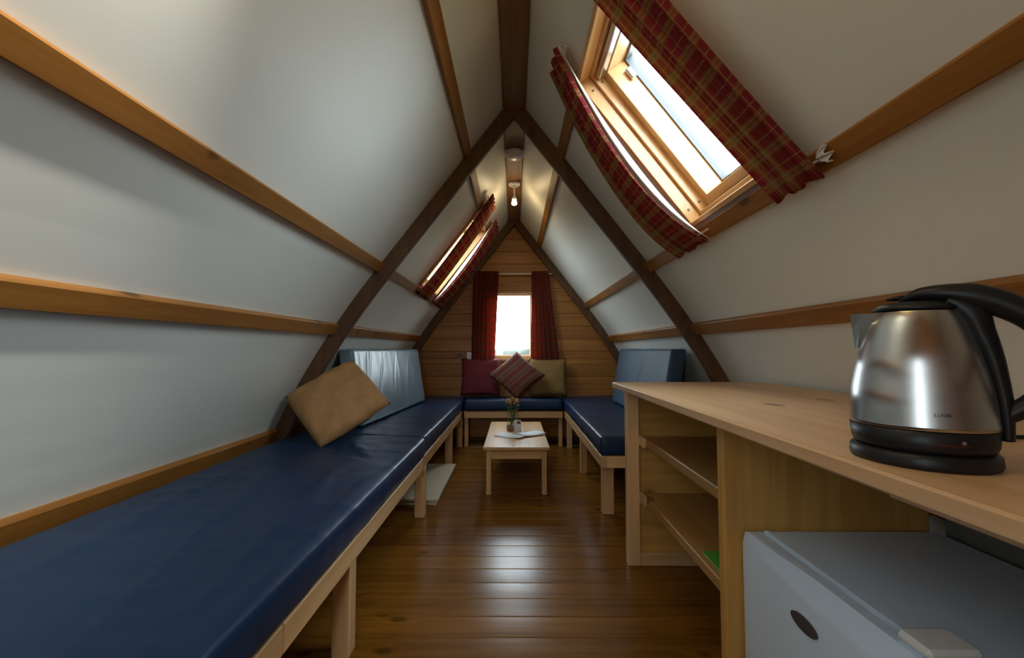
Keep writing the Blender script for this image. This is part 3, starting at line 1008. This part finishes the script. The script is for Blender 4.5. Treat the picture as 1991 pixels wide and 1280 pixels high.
def leaflet(cx, cy, ang, label, w=0.21, l=0.15, lift=0.012, z=TZ + 0.001):
    bm = bmesh.new()
    ca, sa = math.cos(ang), math.sin(ang)
    n = 12
    V = {}
    for i in range(n + 1):
        for j in range(5):
            u, v = i / n - 0.5, j / 4 - 0.5
            h = lift * (2 * abs(u)) ** 1.3 * (0.7 + 0.3 * math.sin(5 * u + v)) + 0.0015
            x, yy = u * w, v * l
            V[i, j] = bm.verts.new((cx + x * ca - yy * sa, cy + x * sa + yy * ca, z + h))
    for i in range(n):
        for j in range(4):
            bm.faces.new((V[i, j], V[i + 1, j], V[i + 1, j + 1], V[i, j + 1]))
    o = obj('leaflet', bm, 'paper', smooth=True)
    md = o.modifiers.new('thickness', 'SOLIDIFY'); md.thickness = 0.0025
    tag(o, label, 'leaflet', 'leaflets on the table')
leaflet(-0.02, 3.455, R(-28), 'open white leaflet on the coffee table, nearer the vase', 0.24, 0.17)
leaflet(0.135, 3.50, R(30), 'open white leaflet on the coffee table, at its right edge', 0.20, 0.15, z=TZ + 0.0085)

# pale board under the left bed
lbx = thing('low_box', (-0.75, 3.2, 0), 'flat pale board box on the floor under the left bed', 'box')
obj('lid', box(-1.0, -0.505, 2.86, 3.74, 0.028, 0.044, 0.003), 'felt', lbx)
obj('side', box(-0.99, -0.515, 2.87, 3.73, 0.0, 0.0275, 0.002), 'felt', lbx)

# light switch by the curtain
sw = thing('light_switch', (-0.512, Y1, 0.955), 'small white switch plate on the matchboard, left of the gable window', 'switch')
obj('plate', box(-0.540, -0.484, Y1 - 0.012, Y1 - 0.0002, 0.915, 1.0, 0.003), 'white_plastic', sw)
obj('rocker', box(-0.520, -0.504, Y1 - 0.016, Y1 - 0.0125, 0.943, 0.972, 0.002), 'white_plastic', sw)

# ------------------------------------------------------------------ worktop, shelf unit, fridge
CZ = 0.868
wt = obj('worktop', box(0.488, 1.235, 0.18, 2.15, CZ - 0.028, CZ, 0.004), 'top_Y')
tag(wt, 'long pale pine worktop along the right wall, carrying the kettle', 'worktop')
UZ = CZ - 0.0285
un = thing('shelf_unit', (0.85, 1.6, 0), 'open pine shelf unit under the worktop', 'shelves')
obj('stile', box(0.545, 0.603, 2.085, 2.135, 0, UZ, 0.003), 'pale_Z', un)
obj('end_panel', box(0.6035, 1.20, 2.115, 2.133, 0.0, UZ, 0.002), 'cab_X', un)
obj('bottom_rail', box(0.6035, 1.15, 2.085, 2.1145, 0.0, 0.058, 0.003), 'pale_X', un)
obj('divider', box(0.555, 1.10, 1.157, 1.192, 0, UZ, 0.005), 'cab_Z', un)
obj('shelf', box(0.615, 1.14, 1.1925, 2.0845, 0.575, 0.612, 0.003), 'cab_Y', un)
obj('shelf', box(0.615, 1.14, 1.1925, 2.0845, 0.305, 0.342, 0.003), 'cab_Y', un)
obj('cleat', box(0.60, 0.6145, 2.01, 2.0845, 0.570, 0.618, 0.003), 'pale_Y', un)
obj('cleat', box(0.60, 0.6145, 2.01, 2.0845, 0.300, 0.348, 0.003), 'pale_Y', un)
obj('batten', box(0.565, 0.60, 1.1925, 1.44, UZ - 0.028, UZ, 0.003), 'pale_Y', un)
obj('batten', box(0.560, 0.595, 0.18, 0.655, UZ - 0.03, UZ, 0.003), 'pale_Y', un)
# green sheet lying on the lower shelf
bm = bmesh.new()
add_box(bm, 0.635, 0.86, 1.31, 1.49, 0.3425, 0.3465, 0.0015)
tag(obj('green_sheet', bm, 'green'), 'bright green flat sheet lying on the lower shelf', 'sheet')

FX0, FX1, FY0, FY1, FZ = 0.594, 1.10, 0.672, 1.146, 0.555
fr = thing('fridge', (0.85, 0.89, 0), 'small white table-top fridge under the worktop', 'fridge')
obj('body', box(FX0 + 0.058, FX1, FY0, FY1, 0.02, FZ - 0.012, 0.004), 'fridge', fr)
obj('top_panel', box(FX0 + 0.056, FX1 + 0.003, FY0 - 0.002, FY1 + 0.002, FZ - 0.0115, FZ - 0.001, 0.003), 'fridge', fr)
obj('top_trim', box(FX0 + 0.060, FX0 + 0.076, FY0 + 0.004, FY1 - 0.002, FZ - 0.0009, FZ + 0.003, 0.0012), 'fridge', fr)
bm = bmesh.new()
rings = []
NY = 26
for k in range(NY + 1):
    t = k / NY
    yy = FY1 + 0.001 - (FY1 - FY0 + 0.002) * t
    s = min(max((t - 0.12) / 0.45, 0), 1)
    c = 0.013 + 0.026 * s * s * (3 - 2 * s)
    ed = 0.004 if k in (0, NY) else 0.0
    prof = [(FX0 + ed, 0.045), (FX0 + ed, FZ - 0.020 - c * 0.6), (FX0 + 0.003 + ed, FZ - 0.012 - c * 0.4), (FX0 + 0.004 + c * 0.55, FZ + 0.002 - ed),
            (FX0 + 0.007 + c, FZ + 0.003 - ed), (FX0 + 0.010 + c, FZ - 0.002), (FX0 + 0.053, FZ - 0.002), (FX0 + 0.053, 0.045)]
    rings.append([bm.verts.new((x, yy, z)) for x, z in prof])
for A, B in zip(rings, rings[1:]):
    for k in range(len(A)):
        bm.faces.new((A[k], A[(k + 1) % len(A)], B[(k + 1) % len(A)], B[k]))
bm.faces.new(rings[0]); bm.faces.new(rings[-1])
door = sharp(obj('door', bm, 'fridge', fr, smooth=True), 40)
bm = bmesh.new()
bmesh.ops.create_circle(bm, cap_ends=True, segments=32, radius=1.0)
for v in bm.verts:
    v.co = Vector((FX0 - 0.0003, 0.905 + v.co.x * 0.040, 0.468 + v.co.y * 0.0155))
r_ = bmesh.ops.extrude_face_region(bm, geom=bm.faces[:])
bmesh.ops.translate(bm, verts=[g for g in r_['geom'] if isinstance(g, bmesh.types.BMVert)], vec=(-0.003, 0, 0))
obj('badge', bm, 'dark_grey', door, label='dark oval badge')
bm = bmesh.new()
add_hull(bm, [(x, yy, z) for x in (FX0 + 0.030, FX0 + 0.115) for yy in (FY0 - 0.004, FY0 + 0.055) for z in (FZ + 0.0032, FZ + 0.020)], 0.006)
obj('hinge_cover', bm, 'white_plastic', fr)
for x in (FX0 + 0.07, FX1 - 0.05):
    for yy in (FY0 + 0.05, FY1 - 0.05):
        obj('foot', lathe(x, yy, 0, [(0.016, 0), (0.016, 0.0198)], 16), 'black', fr)
obj('shade_panel', box(1.135, 1.15, 0.30, 1.156, 0.0, UZ, 0.002), plain('painted_wall_shade', (0.16, 0.165, 0.16), 0.7), un)  # added dark sheet standing in for the shaded roof wall behind the fridge

# ------------------------------------------------------------------ kettle
kx, ky = 0.598, 0.640
kb = thing('power_stand', (kx, ky, CZ), 'black round power stand with a cord, under the steel kettle', 'kettle stand')
obj('plate', lathe(kx, ky, CZ, [(0.070, 0.0005), (0.081, 0.002), (0.0825, 0.006), (0.0815, 0.017), (0.077, 0.021), (0.05, 0.0215)], 64), 'black', kb, smooth=True)
hd = Vector((0.726, -0.687, 0)).normalized()       # towards the handle
sd = Vector((0.687, 0.726, 0)).normalized()
bm = bmesh.new()
c0 = Vector((kx, ky, CZ + 0.007))
pts = [c0 + Vector((0.06, 0.055, 0)), c0 + Vector((0.10, 0.085, -0.001)), c0 + Vector((0.20, 0.125, -0.0025)), c0 + Vector((0.34, 0.14, -0.0025)), c0 + Vector((0.47, 0.05, -0.0025)), c0 + Vector((0.53, -0.2, -0.0025)), c0 + Vector((0.55, -0.42, -0.0025))]
sm = []
for a in range(len(pts) - 1):
    p0, p1, p2, p3 = pts[max(a - 1, 0)], pts[a], pts[a + 1], pts[min(a + 2, len(pts) - 1)]
    for q in range(6):
        t = q / 6
        sm.append(0.5 * ((2 * p1) + (p2 - p0) * t + (2 * p0 - 5 * p1 + 4 * p2 - p3) * t * t + (3 * p1 - p0 - 3 * p2 + p3) * t ** 3))
sm.append(pts[-1])
add_tube(bm, sm, 0.0038, 8)
obj('cord', bm, 'black', kb, smooth=True)

ke = thing('kettle', (kx, ky, CZ + 0.0225), 'brushed steel cordless kettle with black handle and lid on the worktop', 'kettle')
BZ = CZ
obj('base_ring', lathe(kx, ky, BZ, [(0.070, 0.0225), (0.0765, 0.023), (0.0795, 0.030), (0.0812, 0.0515), (0.078, 0.0525)], 64), 'black', ke, smooth=True)
bodyprof = [(0.0805, 0.0528), (0.0818, 0.054), (0.0815, 0.058), (0.0806, 0.064), (0.0795, 0.08), (0.0772, 0.105), (0.0728, 0.13), (0.0672, 0.155), (0.0602, 0.18), (0.0542, 0.20), (0.0470, 0.2165), (0.0455, 0.219)]
kbody = obj('body', lathe(kx, ky, BZ, bodyprof, 96), 'steel', ke, smooth=True)
# re-centre the body's own axis so that its brushing runs round it
kbody.location = Vector((kx, ky, CZ)) - Vector(ke.location)
kbody.data.transform(Matrix.Translation(-(Vector((kx, ky, CZ)) - Vector(ke.location))))
# spout: folded wedge on the side away from the handle
bm = bmesh.new()
sp = -hd
def kp(along, side, z):
    return Vector((kx, ky, BZ)) + sp * along + sd * side + Vector((0, 0, z))
tip = kp(0.0755, 0, 0.2185)
row_t = [kp(0.042, -0.030, 0.217), kp(0.059, -0.016, 0.218), tip, kp(0.059, 0.016, 0.218), kp(0.042, 0.030, 0.217)]
row_m = [kp(0.051, -0.022, 0.193), kp(0.064, -0.011, 0.193), kp(0.0735, 0, 0.194), kp(0.064, 0.011, 0.193), kp(0.051, 0.022, 0.193)]
row_b = [kp(0.060, -0.010, 0.166), kp(0.067, -0.005, 0.164), kp(0.0705, 0, 0.163), kp(0.067, 0.005, 0.164), kp(0.060, 0.010, 0.166)]
VT, VM, VB = ([bm.verts.new(p) for p in row] for row in (row_t, row_m, row_b))
for A, B in ((VT, VM), (VM, VB)):
    for k in range(4):
        bm.faces.new((A[k], A[k + 1], B[k + 1], B[k]))
spo = obj('spout', bm, 'spout', ke)
md = spo.modifiers.new('thickness', 'SOLIDIFY'); md.thickness = 0.0012
# lid
obj('lid', lathe(kx, ky, BZ, [(0.0468, 0.2192), (0.0480, 0.2215), (0.0468, 0.2245), (0.040, 0.2290), (0.030, 0.232), (0.012, 0.2335)], 64), 'black', ke, smooth=True)
# handle head bridging the lid, grip loop and spine down the body
def hp(along, z, side=0.0):
    return Vector((kx, ky, BZ)) + hd * along + sd * side + Vector((0, 0, z))
def spline(P, m=6):
    out = []
    for a in range(len(P) - 1):
        p0, p1, p2, p3 = P[max(a - 1, 0)], P[a], P[a + 1], P[min(a + 2, len(P) - 1)]
        for q in range(m):
            t = q / m
            out.append(0.5 * ((2 * p1) + (p2 - p0) * t + (2 * p0 - 5 * p1 + 4 * p2 - p3) * t * t + (3 * p1 - p0 - 3 * p2 + p3) * t ** 3))
    out.append(P[-1])
    return out
def lerp_list(vals, n):
    out = []
    for i in range(n):
        t = i / (n - 1) * (len(vals) - 1)
        a = min(int(t), len(vals) - 2)
        f = t - a
        out.append(tuple(vals[a][k] * (1 - f) + vals[a + 1][k] * f for k in range(2)))
    return out
hpts = spline([hp(-0.016, 0.2345), hp(0.006, 0.243), hp(0.030, 0.2425), hp(0.060, 0.236), hp(0.090, 0.222), hp(0.116, 0.198), hp(0.131, 0.165), hp(0.130, 0.13), hp(0.115, 0.10), hp(0.097, 0.082), hp(0.083, 0.072)])
rad = lerp_list([(0.010, 0.003), (0.018, 0.010), (0.020, 0.014), (0.019, 0.019), (0.016, 0.018), (0.014, 0.0155), (0.0135, 0.014), (0.013, 0.013), (0.0125, 0.0125), (0.012, 0.012), (0.012, 0.0115)], len(hpts))
bm = bmesh.new()
add_tube(bm, hpts, rad, 16, True, flat=Vector((0, 0, 1)))
han = obj('handle', bm, 'black', ke, smooth=True)
spts = spline([hp(0.035, 0.232), hp(0.056, 0.213), hp(0.0655, 0.185), hp(0.0745, 0.155), hp(0.080, 0.125), hp(0.0838, 0.095), hp(0.0855, 0.065), hp(0.0855, 0.040)], 5)
rad2 = lerp_list([(0.018, 0.014), (0.018, 0.020), (0.0165, 0.016), (0.015, 0.0125), (0.014, 0.0105), (0.0135, 0.0095), (0.013, 0.008), (0.012, 0.007)], len(spts))
bm = bmesh.new()
add_tube(bm, spts, rad2, 14, True, flat=hd)
obj('spine', bm, 'black', ke, smooth=True)
# opening tab at the lid's front
bm = bmesh.new()
add_tube(bm, [hp(-0.031, 0.2385), hp(-0.022, 0.2395), hp(-0.008, 0.2405)], [(0.007, 0.002), (0.010, 0.0035), (0.011, 0.004)], 12, True, flat=Vector((0, 0, 1)))
obj('lid_tab', bm, 'black', ke, smooth=True)
# water-level indicator on the black band and the maker's letters on the steel
def on_band(u_deg, z, rad_):
    # angle measured from the direction that faces the camera, positive to the right
    base = math.atan2(-ky, -kx)
    a = base + R(u_deg)
    return Vector((kx + rad_ * math.cos(a), ky + rad_ * math.sin(a), BZ + z)), a
bm = bmesh.new()
prev = None
for k in range(9):
    deg = 10 + k * 3.4
    r0 = 0.0806
    p, a = on_band(deg, 0.0355, r0 + 0.0004)
    q, _ = on_band(deg, 0.0372, r0 + 0.0005)
    cur = (bm.verts.new(p), bm.verts.new(q))
    if prev: bm.faces.new((prev[0], cur[0], cur[1], prev[1]))
    prev = cur
ind = obj('level_mark', bm, 'red_lamp', ke, label='thin red mark on the black band')
bm = bmesh.new()
p, a = on_band(31, 0.0405, 0.0808)
er = Vector((math.cos(a), math.sin(a), 0)); et = Vector((-math.sin(a), math.cos(a), 0))
frame_box(p, er, et, (0, 0, 1), (-0.0004, 0.0008), (-0.0022, 0.0022), (-0.0022, 0.0022), 0.0002, bm)
obj('level_dot', bm, 'silver', ke)

fc = bpy.data.curves.new('kettle_letters', 'FONT')
fc.body = 'LOGIK'
fc.size = 0.0060
fc.extrude = 0.0002
fc.align_x = 'CENTER'
fo = bpy.data.objects.new('logo', fc)
COL.objects.link(fo)
dg = bpy.context.evaluated_depsgraph_get()
me = bpy.data.meshes.new_from_object(fo.evaluated_get(dg))
bpy.data.objects.remove(fo)
bm = bmesh.new(); bm.from_mesh(me)
bpy.data.meshes.remove(me)
for v in bm.verts:      # wrap the letters round the steel
    zz = 0.0735 + v.co.y
    rr = 0.0800 + 0.0006 + v.co.z
    p, a = on_band(17 + math.degrees(v.co.x / 0.08), zz, rr)
    v.co = p
obj('logo', bm, 'logo', ke)

# ------------------------------------------------------------------ ridge fittings
sa = thing('ceiling_dome', (0, 3.07, 2.4815), 'round white dome fitting under the ridge board', 'ceiling fitting')
obj('base', lathe(0, 3.07, 2.4815, [(0.066, -0.0005), (0.072, -0.004), (0.072, -0.020), (0.068, -0.024)], 40), 'white_plastic', sa, smooth=True)
obj('cover', lathe(0, 3.07, 2.4815, [(0.066, -0.0245), (0.064, -0.034), (0.052, -0.046), (0.03, -0.052), (0.01, -0.0535)], 40), 'white_plastic', sa, smooth=True)
def spotlight(ly, aim, label, energy, spot):
    sp_ = thing('spotlight', (0, ly, 2.4815), label, 'spotlight')
    obj('base', lathe(0, ly, 2.4815, [(0.045, -0.0005), (0.050, -0.004), (0.050, -0.018), (0.042, -0.026)], 32), 'white_plastic', sp_, smooth=True)
    bm = bmesh.new()
    add_tube(bm, [(0, ly, 2.455), (0, ly + 0.01, 2.40), (0, ly, 2.362)], 0.007, 10)
    obj('arm', bm, 'white_plastic', sp_, smooth=True)
    obj('lamp_head', lathe(0, ly, 2.362, [(0.010, 0.0), (0.018, -0.008), (0.021, -0.028), (0.020, -0.0281), (0.017, -0.009)], 24, True, False), 'white_plastic', sp_, smooth=True)
    bm = lathe(0, ly, 2.352, [(0.006, -0.004), (0.013, -0.016), (0.021, -0.038), (0.024, -0.052), (0.019, -0.062), (0.007, -0.066)], 24)
    obj('bulb', bm, 'bulb', sp_, smooth=True)
    L = bpy.data.lights.new('bulb_light', 'POINT')
    L.energy = energy
    L.color = (1.0, 0.70, 0.34)
    L.shadow_soft_size = 0.03
    lo = bpy.data.objects.new('bulb_light', L)
    lo.location = (0, 0, -0.21)
    link(lo, sp_)
    if spot:
        L = bpy.data.lights.new('bulb_beam', 'SPOT')
        L.energy = spot
        L.color = (1.0, 0.98, 0.90)
        L.spot_size = R(58)
        L.spot_blend = 0.9
        L.shadow_soft_size = 0.03
        lo = bpy.data.objects.new('bulb_beam', L)
        lo.location = (0, 0, -0.215)
        lo.rotation_euler = (Vector(aim) - Vector((0, ly, 2.27))).to_track_quat('-Z', 'Y').to_euler()
        link(lo, sp_)
spotlight(3.66, None, 'small lit spotlight on an arm under the far end of the ridge board', 1.6, 0)
spotlight(0.45, (-0.80, 0.55, 1.56), 'lit spotlight under the near end of the ridge board, above the viewer', 5.0, 85.0)

# ------------------------------------------------------------------ outside, seen through the gable window
obj('ground', box(-60, 60, -30, 90, -0.45, -0.40, 0), 'grass', kind='structure')
bm = bmesh.new()
random.seed(5)
bmesh.ops.create_grid(bm, x_segments=90, y_segments=8, size=1)
for v in bm.verts:
    a = v.co.y * PI / 2
    x = v.co.x * 16
    h = 1.35 + 0.35 * noise.noise(Vector((x * 0.35, 0, 3))) 
    v.co = Vector((x, 34 + 1.2 * math.sin(a), -0.40 + h * math.cos(a)))
    v.co += Vector((noise.noise(v.co * 1.7), noise.noise(v.co * 1.7 + Vector((9, 0, 0))), abs(noise.noise(v.co * 1.9)))) * 0.35 * math.cos(a)
tag(obj('hedge', bm, 'hedge', smooth=True), 'pale distant hedge across the field outside the gable window', 'hedge')
